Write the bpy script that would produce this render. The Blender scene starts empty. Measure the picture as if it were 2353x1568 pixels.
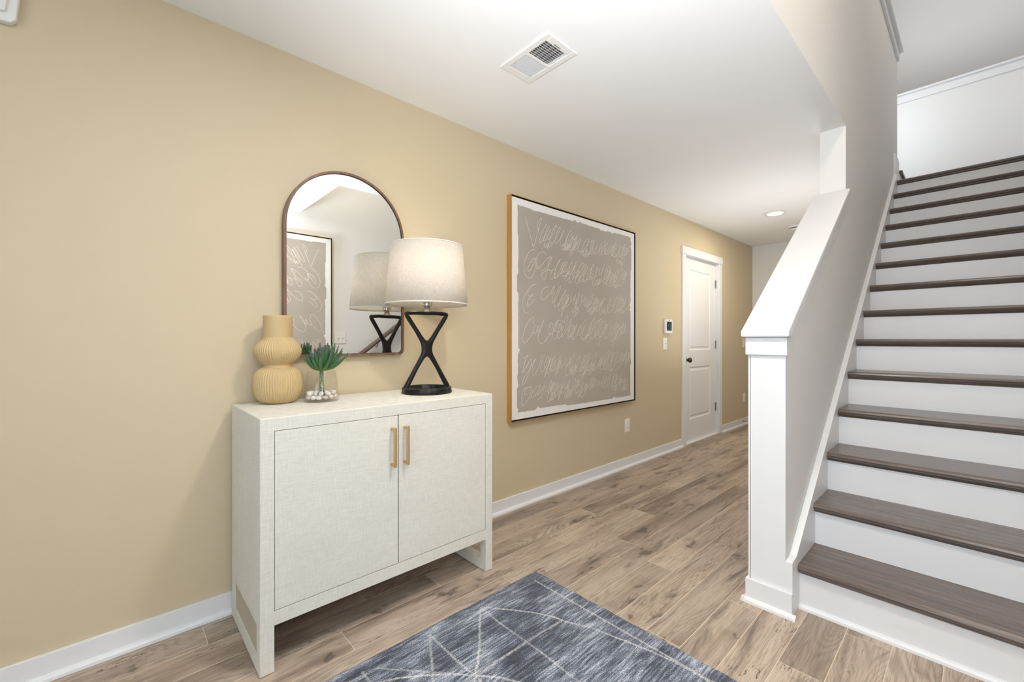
import bpy, bmesh, math, random
import numpy as np
from mathutils import Vector, Matrix, Quaternion
random.seed(7); rng = np.random.default_rng(7)
PI = math.pi
col = bpy.context.scene.collection
sc = bpy.context.scene

# ------------------------------------------------------------------ camera
cam = bpy.data.cameras.new('camera'); co = bpy.data.objects.new('camera', cam); col.objects.link(co)
cam.sensor_width = 36.0; cam.lens = 988.0 / 2353.0 * 36.0
cam.shift_y = -2.7 / 2353.0
cam.clip_start = 0.02
co.location = (2.12, 0.0, 1.1355)
co.rotation_euler = (PI / 2, 0, math.radians(47.13))
sc.camera = co
sc.cycles.max_bounces = 8

# ------------------------------------------------------------------ view, world, light
sc.view_settings.view_transform = 'Standard'; sc.view_settings.look = 'None'
sc.view_settings.exposure = 0.06; sc.view_settings.gamma = 1.0
sc.view_settings.use_curve_mapping = False
w = bpy.data.worlds.new('world'); sc.world = w; w.use_nodes = True
w.node_tree.nodes['Background'].inputs[0].default_value = (0.85, 0.92, 1.0, 1)
w.node_tree.nodes['Background'].inputs[1].default_value = 0.5

def area(name, loc, direction, sx, sy, power, color, spread=180):
    l = bpy.data.lights.new(name, 'AREA'); l.shape = 'RECTANGLE'; l.size = sx; l.size_y = sy
    l.energy = power; l.color = color; l.spread = math.radians(spread)
    o = bpy.data.objects.new(name, l); col.objects.link(o); o.location = loc
    o.rotation_euler = Vector(direction).to_track_quat('-Z', 'Y').to_euler()
    return o
# daylight through the glazed front door behind the camera
area('entry_daylight', (1.95, -1.62, 1.25), (-0.05, 1, 0.0), 1.1, 2.0, 22, (0.76, 0.88, 1.0))
# unseen fill light added beside the camera to brighten the low left wall
area('camera_side_fill', (2.50, 0.12, 1.50), (-0.55, 1, -0.10), 0.5, 0.8, 15, (0.88, 0.94, 1.0), 150)
# added fill behind the camera, aimed up to brighten the foyer ceiling
area('foyer_ceiling_fill', (2.00, -0.12, 1.50), (-0.12, 0.70, 1), 0.4, 0.4, 32, (0.90, 0.95, 1.0), 110)
# another added fill, hidden by the knee wall, to lift the hall ceiling
area('hall_ceiling_fill', (1.22, 4.20, 0.95), (-0.45, 0.05, 1), 0.3, 0.3, 8, (0.94, 0.97, 1.0), 150)
# foyer ceiling fixture
area('foyer_ceiling_light', (1.56, 1.00, 2.42), (0, 0, -1), 0.14, 0.14, 18, (1.0, 0.94, 0.84))
# pendant in the open stairwell and a fixture further back
area('stairwell_light', (2.25, 1.75, 3.7), (-0.15, 0.15, -1), 0.25, 0.25, 11, (1.0, 0.88, 0.72))
area('stair_top_light', (2.10, 4.6, 5.35), (0, 0, -1), 0.9, 0.9, 13, (1.0, 0.86, 0.72))
# window on the upper landing, left of the stair top
area('landing_window', (1.00, 6.15, 3.55), (1, 0.62, 0.0), 0.7, 1.2, 6, (0.86, 0.93, 1.0), 130)
# fill lights added out of sight behind the half walls for the upper ceiling
area('upper_far_fill', (1.8, 8.6, 3.5), (0, -0.2, 1), 1.4, 1.0, 13, (1.0, 0.98, 0.95))
area('upper_left_fill', (0.5, 4.2, 3.5), (0.45, 0, 1), 1.0, 1.4, 14, (1.0, 0.98, 0.95))

# ------------------------------------------------------------------ materials
def mat(name, color=(0.8, 0.8, 0.8), rough=0.5, metal=0.0, **kw):
    m = bpy.data.materials.new(name); m.use_nodes = True
    b = m.node_tree.nodes['Principled BSDF']
    b.inputs['Base Color'].default_value = (*color, 1); b.inputs['Roughness'].default_value = rough
    b.inputs['Metallic'].default_value = metal
    for k, v in kw.items(): b.inputs[k.replace('_', ' ')].default_value = v
    return m
def nd(m, t, **kw):
    n = m.node_tree.nodes.new(t)
    for k, v in kw.items(): setattr(n, k, v)
    return n
def lk(m, a, b): m.node_tree.links.new(a, b)
def bs(m): return m.node_tree.nodes['Principled BSDF']
def srgb(r, g, b):
    f = lambda c: (c / 255 / 12.92) if c / 255 <= 0.04045 else ((c / 255 + 0.055) / 1.055) ** 2.4
    return (f(r), f(g), f(b))
def coords(m, scale=(1, 1, 1), rnd=False, kind='Object'):
    tc = nd(m, 'ShaderNodeTexCoord'); mp = nd(m, 'ShaderNodeMapping')
    mp.inputs['Scale'].default_value = scale
    src = tc.outputs[kind]
    if rnd:
        oi = nd(m, 'ShaderNodeObjectInfo'); ml = nd(m, 'ShaderNodeVectorMath', operation='SCALE')
        ml.inputs[0].default_value = (37, 91, 17); lk(m, oi.outputs['Random'], ml.inputs['Scale'])
        ad = nd(m, 'ShaderNodeVectorMath', operation='ADD')
        lk(m, src, ad.inputs[0]); lk(m, ml.outputs[0], ad.inputs[1]); src = ad.outputs[0]
    lk(m, src, mp.inputs['Vector'])
    return mp.outputs['Vector']
def noise(m, vec, scale, detail=4, rough=0.5, dist=0.0):
    n = nd(m, 'ShaderNodeTexNoise'); n.inputs['Scale'].default_value = scale
    n.inputs['Detail'].default_value = detail; n.inputs['Roughness'].default_value = rough
    n.inputs['Distortion'].default_value = dist; lk(m, vec, n.inputs['Vector']); return n.outputs['Fac']
def ramp(m, fac, stops):
    r = nd(m, 'ShaderNodeValToRGB'); e = r.color_ramp.elements
    while len(e) < len(stops): e.new(0.5)
    for k, (p, c) in enumerate(stops):
        e[k].position = p; e[k].color = (*c, 1) if len(c) == 3 else c
    lk(m, fac, r.inputs['Fac']); return r.outputs['Color']
def mix(m, fac, a, b, blend='MIX'):
    n = nd(m, 'ShaderNodeMix', data_type='RGBA', blend_type=blend)
    if isinstance(fac, (int, float)): n.inputs['Factor'].default_value = fac
    else: lk(m, fac, n.inputs['Factor'])
    for s, v in ((6, a), (7, b)):
        if isinstance(v, tuple): n.inputs[s].default_value = (*v, 1)
        else: lk(m, v, n.inputs[s])
    return n.outputs[2]
def math_(m, op, a, b=None):
    n = nd(m, 'ShaderNodeMath', operation=op)
    for i, v in enumerate((a, b)):
        if v is None: continue
        if isinstance(v, (int, float)): n.inputs[i].default_value = v
        else: lk(m, v, n.inputs[i])
    return n.outputs[0]
def bump(m, h, strength=0.2, dist=0.001):
    b = nd(m, 'ShaderNodeBump'); b.inputs['Strength'].default_value = strength
    b.inputs['Distance'].default_value = dist; lk(m, h, b.inputs['Height'])
    lk(m, b.outputs['Normal'], bs(m).inputs['Normal'])

def paint(name, color, rough=0.6, tex=0.06):
    m = mat(name, color, rough)
    v = coords(m); n = noise(m, v, 160, 3); bump(m, n, tex, 0.002)
    return m
M = {}
M['ochre'] = paint('ochre_wall_paint', srgb(204, 188, 157), 0.65)
M['greige'] = paint('pale_greige_wall_paint', srgb(231, 230, 228), 0.6)
M['ceiling'] = paint('ceiling_paint', srgb(242, 242, 242), 0.8)
M['trim'] = mat('white_trim_paint', srgb(230, 230, 231), 0.34)
M['white_plastic'] = mat('white_plastic', srgb(236, 235, 232), 0.35)
M['slot'] = mat('dark_slot', srgb(40, 38, 36), 0.6)
M['grey_metal'] = mat('brushed_nickel', srgb(150, 148, 144), 0.35, 0.9)

def wood_floor():
    m = mat('oak_plank', rough=0.42)
    v = coords(m, (1, 1, 1), True)
    oi = nd(m, 'ShaderNodeObjectInfo')
    # warped long grain
    mp = nd(m, 'ShaderNodeMapping'); mp.inputs['Scale'].default_value = (1.0, 0.10, 1.0); lk(m, v, mp.inputs['Vector'])
    big = noise(m, mp.outputs[0], 5.5, 2, 0.5, 0.5)
    # cathedral rings: sine of noise field + cross coordinate
    sx = nd(m, 'ShaderNodeSeparateXYZ'); lk(m, v, sx.inputs[0])
    ph = math_(m, 'ADD', math_(m, 'MULTIPLY', big, 330.0), math_(m, 'MULTIPLY', sx.outputs['X'], 120.0))
    rings = math_(m, 'POWER', math_(m, 'MULTIPLY', math_(m, 'ADD', math_(m, 'SINE', ph), 1.0), 0.5), 1.8)
    mp2 = nd(m, 'ShaderNodeMapping'); mp2.inputs['Scale'].default_value = (1.0, 0.03, 1.0); lk(m, v, mp2.inputs['Vector'])
    fine = noise(m, mp2.outputs[0], 260, 4, 0.65)
    blotch = noise(m, mp.outputs[0], 9, 5, 0.6, 0.3)
    base = ramp(m, blotch, [(0.30, srgb(138, 121, 107)), (0.46, srgb(180, 162, 144)), (0.70, srgb(204, 187, 168))])
    rg = ramp_val(m, noise(m, v, 2.1, 2), 0.40, 0.62)
    c = mix(m, math_(m, 'MULTIPLY', rings, math_(m, 'ADD', math_(m, 'MULTIPLY', rg, 0.46), 0.08)), base, srgb(118, 100, 85))
    c = mix(m, math_(m, 'MULTIPLY', ramp_val(m, fine, 0.45, 0.66), 0.45), c, srgb(104, 88, 75))
    # long dark smudges
    mp3 = nd(m, 'ShaderNodeMapping'); mp3.inputs['Scale'].default_value = (1.0, 0.13, 1.0); mp3.inputs['Location'].default_value = (5, 3, 1)
    lk(m, v, mp3.inputs['Vector'])
    sm = noise(m, mp3.outputs[0], 13, 6, 0.7, 0.8)
    c = mix(m, math_(m, 'MULTIPLY', ramp_val(m, sm, 0.55, 0.68), 0.82), c, srgb(84, 73, 66))
    # knots and checks
    mp4 = nd(m, 'ShaderNodeMapping'); mp4.inputs['Scale'].default_value = (1.0, 0.55, 1.0); lk(m, v, mp4.inputs['Vector'])
    wv = nd(m, 'ShaderNodeTexNoise'); wv.inputs['Scale'].default_value = 22; wv.inputs['Detail'].default_value = 5; lk(m, mp4.outputs[0], wv.inputs['Vector'])
    off = nd(m, 'ShaderNodeVectorMath', operation='SCALE'); off.inputs['Scale'].default_value = 0.16; lk(m, wv.outputs['Color'], off.inputs[0])
    ad = nd(m, 'ShaderNodeVectorMath', operation='ADD'); lk(m, mp4.outputs[0], ad.inputs[0]); lk(m, off.outputs[0], ad.inputs[1])
    vo = nd(m, 'ShaderNodeTexVoronoi'); vo.inputs['Scale'].default_value = 3.6; vo.voronoi_dimensions = '2D'; lk(m, ad.outputs[0], vo.inputs['Vector'])
    c = mix(m, math_(m, 'MULTIPLY', ramp_val(m, vo.outputs['Distance'], 0.24, 0.05), 0.35), c, srgb(104, 88, 76))
    k = ramp_val(m, vo.outputs['Distance'], 0.075, 0.03)
    c = mix(m, math_(m, 'MULTIPLY', k, 0.65), c, srgb(72, 62, 56))
    # fine dark drying checks
    mp5 = nd(m, 'ShaderNodeMapping'); mp5.inputs['Scale'].default_value = (1.0, 0.16, 1.0); mp5.inputs['Rotation'].default_value = (0, 0, 0.12); lk(m, v, mp5.inputs['Vector'])
    ck = noise(m, mp5.outputs[0], 26, 3, 0.6, 1.4)
    band = math_(m, 'ABSOLUTE', math_(m, 'SUBTRACT', ck, 0.5))
    gate = ramp_val(m, noise(m, v, 4.0, 2), 0.56, 0.64)
    c = mix(m, math_(m, 'MULTIPLY', math_(m, 'MULTIPLY', ramp_val(m, band, 0.012, 0.003), gate), 0.85), c, srgb(66, 56, 50))
    # per plank tone
    tone = ramp(m, oi.outputs['Random'], [(0, (0.80, 0.805, 0.81)), (0.35, (0.93, 0.93, 0.93)), (1, (1.10, 1.09, 1.08))])
    c = mix(m, 1.0, c, tone, 'MULTIPLY')
    lk(m, c, bs(m).inputs['Base Color'])
    rr = nd(m, 'ShaderNodeMapRange'); rr.inputs['To Min'].default_value = 0.36; rr.inputs['To Max'].default_value = 0.55
    lk(m, fine, rr.inputs['Value']); lk(m, rr.outputs[0], bs(m).inputs['Roughness'])
    bump(m, fine, 0.12, 0.0008)
    return m
def ramp_val(m, v, lo, hi):
    n = nd(m, 'ShaderNodeMapRange'); n.inputs['From Min'].default_value = lo; n.inputs['From Max'].default_value = hi
    lk(m, v, n.inputs['Value']); return n.outputs[0]
M['plank'] = wood_floor()
M['seam'] = mat('plank_seam', srgb(214, 197, 176), 0.6)  # pale tone paints the plank bevel highlights into the gap colour

def tread_wood(name, c1, c2, rough, axis):
    m = mat(name, rough=rough)
    s = [1, 1, 1]; s[axis] = 0.035
    v = coords(m, tuple(s), True); n = noise(m, v, 240, 5, 0.65); n2 = noise(m, v, 45, 3, 0.5, 0.4)
    f = math_(m, 'ADD', math_(m, 'MULTIPLY', n, 0.6), math_(m, 'MULTIPLY', n2, 0.4))
    lk(m, ramp(m, f, [(0.36, c1), (0.64, c2)]), bs(m).inputs['Base Color'])
    bump(m, n, 0.15, 0.0006); return m
M['tread'] = tread_wood('dark_stained_oak', srgb(74, 63, 57), srgb(116, 102, 94), 0.26, 0)
M['rail'] = tread_wood('dark_stained_rail', srgb(62, 46, 38), srgb(112, 92, 78), 0.35, 1)
M['walnut'] = tread_wood('walnut_veneer', srgb(84, 58, 42), srgb(140, 102, 76), 0.45, 2)

def weave(name, color, cdark, strength=0.55):
    m = mat(name, color, 0.85)
    va = coords(m, (1, 1, 0.03)); vb = coords(m, (0.05, 0.05, 1))
    a = noise(m, va, 640, 2, 0.5); b = noise(m, vb, 640, 2, 0.5); big = noise(m, coords(m, (1, 1, 1)), 6, 3)
    h = math_(m, 'ADD', math_(m, 'MULTIPLY', a, 0.5), math_(m, 'MULTIPLY', b, 0.5))
    c = mix(m, math_(m, 'MULTIPLY', ramp_val(m, h, 0.60, 0.40), 0.65), color, cdark)
    v2 = noise(m, coords(m, (0.02, 0.02, 1)), 90, 2, 0.5)
    c = mix(m, math_(m, 'MULTIPLY', ramp_val(m, v2, 0.62, 0.75), 0.15), c, cdark)
    c = mix(m, math_(m, 'MULTIPLY', ramp_val(m, big, 0.5, 0.75), 0.25), c, cdark)
    lk(m, c, bs(m).inputs['Base Color']); bump(m, h, strength, 0.0012); return m
M['weave'] = weave('raffia_weave', srgb(223, 220, 209), srgb(200, 196, 184))
M['weave_dark'] = weave('raffia_weave_darker', srgb(192, 184, 164), srgb(164, 156, 138))
M['brass'] = mat('brushed_brass', srgb(205, 170, 124), 0.33, 0.75)
M['gold'] = tread_wood('gold_leaf', srgb(178, 136, 64), srgb(206, 166, 92), 0.38, 2)
bs(M['gold']).inputs['Metallic'].default_value = 0.35
M['black'] = mat('matte_black', srgb(22, 20, 19), 0.6)
M['foot'] = mat('black_glide', srgb(28, 27, 26), 0.5)
M['mirror'] = mat('mirror_glass', (0.93, 0.95, 0.94), 0.0, 1.0)
M['canvas'] = paint('white_canvas', srgb(236, 232, 228), 0.8, 0.1)
def greige_ground():
    m = mat('greige_ground', rough=0.8); v = coords(m)
    n = noise(m, v, 1.3, 3)
    lk(m, ramp(m, n, [(0.35, srgb(170, 160, 149)), (0.7, srgb(184, 175, 165))]), bs(m).inputs['Base Color']); return m
M['ground'] = greige_ground()
M['chalk'] = mat('chalk_line', srgb(222, 214, 204), 0.8)
def iron():
    m = mat('cast_iron', srgb(24, 22, 22), 0.38, 0.4)
    n = noise(m, coords(m), 70, 4, 0.6); bump(m, n, 0.5, 0.003); return m
M['iron'] = iron()
M['chrome'] = mat('polished_nickel', srgb(196, 190, 182), 0.18, 1.0)
def stem_metal():
    m = mat('silver_grey_iron', srgb(140, 130, 122), 0.45, 0.6); bump(m, noise(m, coords(m), 90, 3), 0.4, 0.002); return m
M['neck'] = stem_metal()
def linen():
    m = bpy.data.materials.new('linen_shade'); m.use_nodes = True; nt = m.node_tree; nt.nodes.clear()
    out = nt.nodes.new('ShaderNodeOutputMaterial')
    d = nt.nodes.new('ShaderNodeBsdfDiffuse'); t = nt.nodes.new('ShaderNodeBsdfTranslucent'); mx = nt.nodes.new('ShaderNodeMixShader')
    v = coords(m, (1, 1, 0.12)); a = noise(m, v, 420, 3, 0.6); v2 = coords(m, (0.15, 0.15, 1)); b = noise(m, v2, 420, 3, 0.6)
    h = math_(m, 'ADD', math_(m, 'MULTIPLY', a, 0.5), math_(m, 'MULTIPLY', b, 0.5))
    c = ramp(m, h, [(0.34, srgb(228, 221, 211)), (0.66, srgb(250, 246, 239))])
    lk(m, c, d.inputs['Color']); lk(m, c, t.inputs['Color']); mx.inputs[0].default_value = 0.50
    lk(m, d.outputs[0], mx.inputs[1]); lk(m, t.outputs[0], mx.inputs[2]); lk(m, mx.outputs[0], out.inputs[0]); return m
M['linen'] = linen()
def emis(name, c, s):
    m = bpy.data.materials.new(name); m.use_nodes = True; nt = m.node_tree; nt.nodes.clear()
    out = nt.nodes.new('ShaderNodeOutputMaterial'); e = nt.nodes.new('ShaderNodeEmission')
    e.inputs[0].default_value = (*c, 1); e.inputs[1].default_value = s; nt.links.new(e.outputs[0], out.inputs[0]); return m
M['bulb'] = emis('bulb_glow', (1.0, 0.80, 0.55), 6)
M['lens'] = emis('downlight_lens', (1.0, 0.94, 0.84), 9)
M['vase'] = mat('mustard_matte_ceramic', srgb(192, 166, 120), 0.62)
def thin_glass():
    m = bpy.data.materials.new('clear_glass'); m.use_nodes = True; nt = m.node_tree; nt.nodes.clear()
    out = nt.nodes.new('ShaderNodeOutputMaterial'); tr = nt.nodes.new('ShaderNodeBsdfTransparent'); gl = nt.nodes.new('ShaderNodeBsdfGlossy'); mx = nt.nodes.new('ShaderNodeMixShader')
    tr.inputs[0].default_value = (0.96, 0.97, 0.965, 1); gl.inputs['Roughness'].default_value = 0.02
    lw = nt.nodes.new('ShaderNodeLayerWeight'); lw.inputs['Blend'].default_value = 0.5; pw = nt.nodes.new('ShaderNodeMath'); pw.operation = 'POWER'; pw.inputs[1].default_value = 4.0; lk(m, lw.outputs['Facing'], pw.inputs[0])
    fr = nt.nodes.new('ShaderNodeMath'); fr.operation = 'MULTIPLY_ADD'; fr.inputs[1].default_value = 0.5; fr.inputs[2].default_value = 0.05; lk(m, pw.outputs[0], fr.inputs[0])
    lk(m, fr.outputs[0], mx.inputs[0]); lk(m, tr.outputs[0], mx.inputs[1]); lk(m, gl.outputs[0], mx.inputs[2]); lk(m, mx.outputs[0], out.inputs[0]); return m
M['glass'] = thin_glass()
def pebble_m():
    m = mat('white_pebble', rough=0.35); oi = nd(m, 'ShaderNodeObjectInfo')
    lk(m, ramp(m, oi.outputs['Random'], [(0, srgb(196, 180, 170)), (1, srgb(238, 228, 222))]), bs(m).inputs['Base Color']); return m
M['pebble'] = pebble_m()
def leaf_m():
    m = mat('succulent_leaf', rough=0.45); tc = nd(m, 'ShaderNodeTexCoord'); s = nd(m, 'ShaderNodeSeparateXYZ')
    lk(m, tc.outputs['Object'], s.inputs[0]); n = noise(m, coords(m, (1, 1, 1), True), 40, 3)
    f = math_(m, 'ADD', math_(m, 'MULTIPLY', s.outputs['X'], 10.0), math_(m, 'MULTIPLY', math_(m, 'SUBTRACT', n, 0.5), 0.8))
    lk(m, ramp(m, f, [(0.0, srgb(116, 142, 66)), (0.4, srgb(72, 112, 58)), (0.85, srgb(64, 102, 72)), (1.0, srgb(70, 66, 58))]), bs(m).inputs['Base Color']); return m
M['leaf'] = leaf_m()
def stem_m():
    m = mat('scarred_stem', rough=0.7); n = noise(m, coords(m, (1, 1, 0.5)), 160, 3)
    lk(m, ramp(m, n, [(0.4, srgb(52, 74, 44)), (0.55, srgb(120, 128, 76)), (0.7, srgb(168, 166, 120))]), bs(m).inputs['Base Color']); bump(m, n, 0.6, 0.003); return m
M['stem'] = stem_m()
M['bronze'] = mat('aged_bronze_knob', srgb(86, 74, 62), 0.3, 0.9)

# ------------------------------------------------------------------ mesh helpers
def link(o, parent=None):
    col.objects.link(o)
    if parent is not None: o.parent = parent
    return o
def obj(name, bm, m, parent=None, smooth=False, bevel=0.0, seg=2):
    me = bpy.data.meshes.new(name)
    bmesh.ops.recalc_face_normals(bm, faces=bm.faces[:])
    bm.to_mesh(me); bm.free()
    me.materials.append(m)
    o = bpy.data.objects.new(name, me); link(o, parent)
    if smooth: me.shade_smooth()
    if bevel > 0:
        b = o.modifiers.new('bevel', 'BEVEL'); b.width = bevel; b.segments = seg; b.limit_method = 'ANGLE'; b.angle_limit = math.radians(40)
        b.harden_normals = False
    return o
def tag(o, label=None, cat=None, group=None, kind=None):
    if label: o['label'] = label
    if cat: o['category'] = cat
    if group: o['group'] = group
    if kind: o['kind'] = kind
    return o
def thing(name, loc, label, cat, group=None, rz=0):
    o = bpy.data.objects.new(name, None); o.empty_display_size = 0.1; link(o); o.location = loc; o.rotation_euler = (0, 0, rz)
    return tag(o, label, cat, group)
def box(bm, x0, x1, y0, y1, z0, z1):
    vs = [bm.verts.new(p) for p in ((x0,y0,z0),(x1,y0,z0),(x1,y1,z0),(x0,y1,z0),(x0,y0,z1),(x1,y0,z1),(x1,y1,z1),(x0,y1,z1))]
    for f in ((0,1,2,3),(4,5,6,7),(0,1,5,4),(1,2,6,5),(2,3,7,6),(3,0,4,7)): bm.faces.new([vs[i] for i in f])
    return vs
def B(*a):
    bm = bmesh.new()
    for b in a: box(bm, *b)
    return bm
def prism(bm, pts, axis, a, b):
    """pts: 2D list in the other two axes (cyclic order), extruded along axis from a to b"""
    def P(p, t):
        return {0: (t, p[0], p[1]), 1: (p[0], t, p[1]), 2: (p[0], p[1], t)}[axis]
    v0 = [bm.verts.new(P(p, a)) for p in pts]; v1 = [bm.verts.new(P(p, b)) for p in pts]
    bm.faces.new(v0); bm.faces.new(v1); n = len(pts)
    for i in range(n): bm.faces.new((v0[i], v0[(i+1) % n], v1[(i+1) % n], v1[i]))
def lathe(bm, prof, seg=48, cx=0, cy=0, cap0=True, cap1=True, f=None):
    rings = []
    for r, z in prof:
        ring = []
        for k in range(seg):
            a = 2*PI*k/seg; rr = r if f is None else f(r, z, a)
            ring.append(bm.verts.new((cx+rr*math.cos(a), cy+rr*math.sin(a), z)))
        rings.append(ring)
    for i in range(len(rings)-1):
        for k in range(seg):
            bm.faces.new((rings[i][k], rings[i][(k+1)%seg], rings[i+1][(k+1)%seg], rings[i+1][k]))
    if cap0: bm.faces.new(rings[0])
    if cap1: bm.faces.new(rings[-1])
def tube(bm, pts, r, seg=8, cap=True, flat=1.0):
    pts = [Vector(p) for p in pts]; rings = []
    up = Vector((0, 0, 1))
    for i, p in enumerate(pts):
        t = (pts[min(i+1, len(pts)-1)] - pts[max(i-1, 0)]).normalized()
        ref = up if abs(t.dot(up)) < 0.95 else Vector((1, 0, 0))
        s = t.cross(ref).normalized(); u = s.cross(t)
        rr = r[i] if isinstance(r, (list, tuple)) else r
        rings.append([bm.verts.new(p + s*rr*math.cos(2*PI*k/seg) + u*rr*flat*math.sin(2*PI*k/seg)) for k in range(seg)])
    for i in range(len(rings)-1):
        for k in range(seg): bm.faces.new((rings[i][k], rings[i][(k+1)%seg], rings[i+1][(k+1)%seg], rings[i+1][k]))
    if cap: bm.faces.new(rings[0]); bm.faces.new(rings[-1])
def struct(name, bm, m, parent=None, **kw):
    o = obj(name, bm, m, parent, **kw)
    if parent is None: o['kind'] = 'structure'
    return o

# ------------------------------------------------------------------ setting: floor
XW, Y0, YH, ZC = 2.60, -1.75, 6.56, 2.438
floor = struct('floor', B((0.0, XW, Y0, YH, -0.03, -0.0003)), M['seam'])
phase = {1: 0.807, 0: 0.26, 2: 1.106, 3: 0.650, 4: 1.365, 5: 0.918, 6: 1.157, 7: 0.811, 8: 1.04, 12: 0.523, -1: 0.62}
def plank(x0, x1, y0, y1):
    bm = B((-(x1-x0)/2, (x1-x0)/2, -(y1-y0)/2, (y1-y0)/2, -0.006, 0.0))
    o = obj('plank', bm, M['plank'], floor); o.location = ((x0+x1)/2, (y0+y1)/2, 0); return o
g = 0.0012
for k in range(-1, 20):
    xa = 0.0435 + 0.1335*k; xb = xa + 0.1335
    if k == -1: xa = 0.0
    xb = min(xb, XW)
    if xb - xa < 0.02: continue
    y = phase.get(k, (k*0.437) % 1.2) - 1.2*4
    while y < YH:
        a, b = max(y, Y0), min(y+1.2, YH)
        if b - a > 0.01 and not (xa > 1.66 and a > 2.2) and not (b < -0.6 and False):
            plank(xa+g, xb-g, a+g, b-g)
        y += 1.2

# ------------------------------------------------------------------ setting: walls
DY0, DY1, DZ = 4.50, 5.375, 2.055
wl = B((-0.12, 0, Y0, DY0, 0, ZC), (-0.12, 0, DY1, YH, 0, ZC), (-0.12, 0, DY0, DY1, DZ, ZC))
struct('wall_left', wl, M['ochre'])
struct('wall_hall_end', B((-0.12, 1.455, YH, YH+0.12, 0, ZC)), M['greige'])
struct('ceiling', B((-0.12, 1.455, -1.9, YH, ZC, ZC+0.02), (1.455, 1.585, -1.9, 3.263, ZC, ZC+0.0008), (1.585, XW, -1.9, 1.40, ZC, ZC+0.02)), M['ceiling'])
struct('wall_entry', B((-0.12, 1.0, Y0-0.12, Y0, 0, ZC), (2.45, XW, Y0-0.12, Y0, 0, ZC), (1.0, 2.45, Y0-0.12, Y0, 2.35, ZC)), M['greige'])
struct('wall_right', B((XW, XW+0.12, Y0, 7.05, 0, 5.45)), M['greige'])
# stair wall: knee wall in front, full height behind, upper wall above the ceiling edge
SL = 0.72
KZ0 = 1.145; KY0, KY1 = 2.045, 3.263
bm = bmesh.new()
prism(bm, [(KY0, 0), (YH, 0), (YH, ZC), (KY1, ZC), (KY1, KZ0 + SL*(KY1-KY0)), (KY0, KZ0)], 0, 1.455, 1.585)
struct('wall_stair', bm, M['greige'])
ws = bpy.data.objects['wall_stair']
struct('wall_stairwell_left', B((1.455, 1.585, 1.30, 5.80, ZC+0.0009, 4.03)), M['greige'])
struct('wall_stairwell_front', B((1.585, XW, 1.28, 1.40, ZC+0.02, 4.03)), M['greige'])
struct('wall_landing', B((-0.4, XW, 6.88, 7.0, 2.4, 4.03)), M['greige'])
struct('wall_upper_far', B((-1.2, 4.2, 11.2, 11.3, 3.0, 5.45)), M['greige'])
struct('ceiling_upper', B((-1.2, 4.2, -0.2, 11.3, 5.45, 5.5)), M['ceiling'])
struct('floor_upper', B((-1.2, 1.455, -0.2, 5.8, 3.0, 3.04), (1.455, 4.2, 7.0, 11.2, 3.0, 3.04), (-1.2, 1.455, 7.0, 11.2, 3.0, 3.04)), M['seam'])

# half-wall caps with apron boards round the stairwell
def cap_run(name, x0, x1, y0, y1, face):
    """cap on a 0.13 m half wall with its trim board on the stairwell side"""
    if face == '+x':
        bm = B((x0-0.035, x1+0.045, y0, y1+0.035, 4.03, 4.055))
        o = struct(name, bm, M['trim'], bevel=0.006)
        obj('apron_board', B((x1, x1+0.018, y0, y1+0.016, 3.945, 4.03)), M['trim'], o, bevel=0.002)
    else:
        bm = B((x0, x1, y0-0.045, y1+0.035, 4.03, 4.055))
        o = struct(name, bm, M['trim'], bevel=0.006)
        obj('apron_board', B((x0, x1, y0-0.018, y0, 3.945, 4.03)), M['trim'], o, bevel=0.002)
cap_run('trim_1', 1.455, 1.585, 1.30, 5.80, '+x')
cap_run('trim_2', 1.3, XW, 6.88, 7.0, '-y')

# knee wall dressing
def slanted(bm, x0, x1, y0, y1, zb, zt, slope=SL, yr=KY0):
    f = lambda y, z: z + slope*(y-yr)
    prism(bm, [(y0, f(y0, zb)), (y1, f(y1, zb)), (y1, f(y1, zt)), (y0, f(y0, zt))], 0, x0, x1)
bm = bmesh.new()
# cap: front nose plus slope
pts = [(2.004, KZ0+0.003), (2.045, KZ0+0.0), (KY1+0.0, KZ0+SL*(KY1-KY0)), (KY1, KZ0+SL*(KY1-KY0)+0.032), (2.004, KZ0+0.028)]
prism(bm, pts, 0, 1.424, 1.607)
obj('cap', bm, M['trim'], ws, bevel=0.006)
bm = bmesh.new(); slanted(bm, 1.424, 1.4548, KY1, KY1+0.012, 0.0, 0.030); slanted(bm, 1.5855, 1.607, KY1, KY1+0.20, 0.0, 0.030)
obj('cap_return', bm, M['trim'], ws, bevel=0.003)
bm = bmesh.new(); prism(bm, [(2.045, 1.068), (KY1+0.04, 1.068+SL*(KY1+0.04-KY0)), (KY1+0.04, KZ0+SL*(KY1+0.04-KY0)), (2.045, KZ0)], 0, 1.585, 1.595)
obj('apron_board', bm, M['trim'], ws, bevel=0.001)
bm = bmesh.new(); prism(bm, [(2.045, 1.068), (KY1, 1.068+SL*(KY1-KY0)), (KY1, KZ0+SL*(KY1-KY0)), (2.045, KZ0)], 0, 1.437, 1.455)
obj('apron_board', bm, M['trim'], ws, bevel=0.001)
obj('apron_board', B((1.437, 1.595, 2.024, 2.045, 1.071, KZ0)), M['trim'], ws, bevel=0.0015)
obj('newel_board', B((1.452, 1.587, 2.036, 2.0455, 0.0, 1.072)), M['trim'], ws, bevel=0.001)
obj('newel_board', B((1.445, 1.4555, 2.036, 2.2, 0.0, 1.072)), M['trim'], ws, bevel=0.001)
obj('plinth', B((1.437, 1.6135, 2.022, 2.036, 0.0, 0.098)), M['trim'], ws, bevel=0.0015)
obj('plinth', B((1.437, 1.445, 2.036, 3.6, 0.0, 0.098)), M['trim'], ws, bevel=0.0015)
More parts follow.
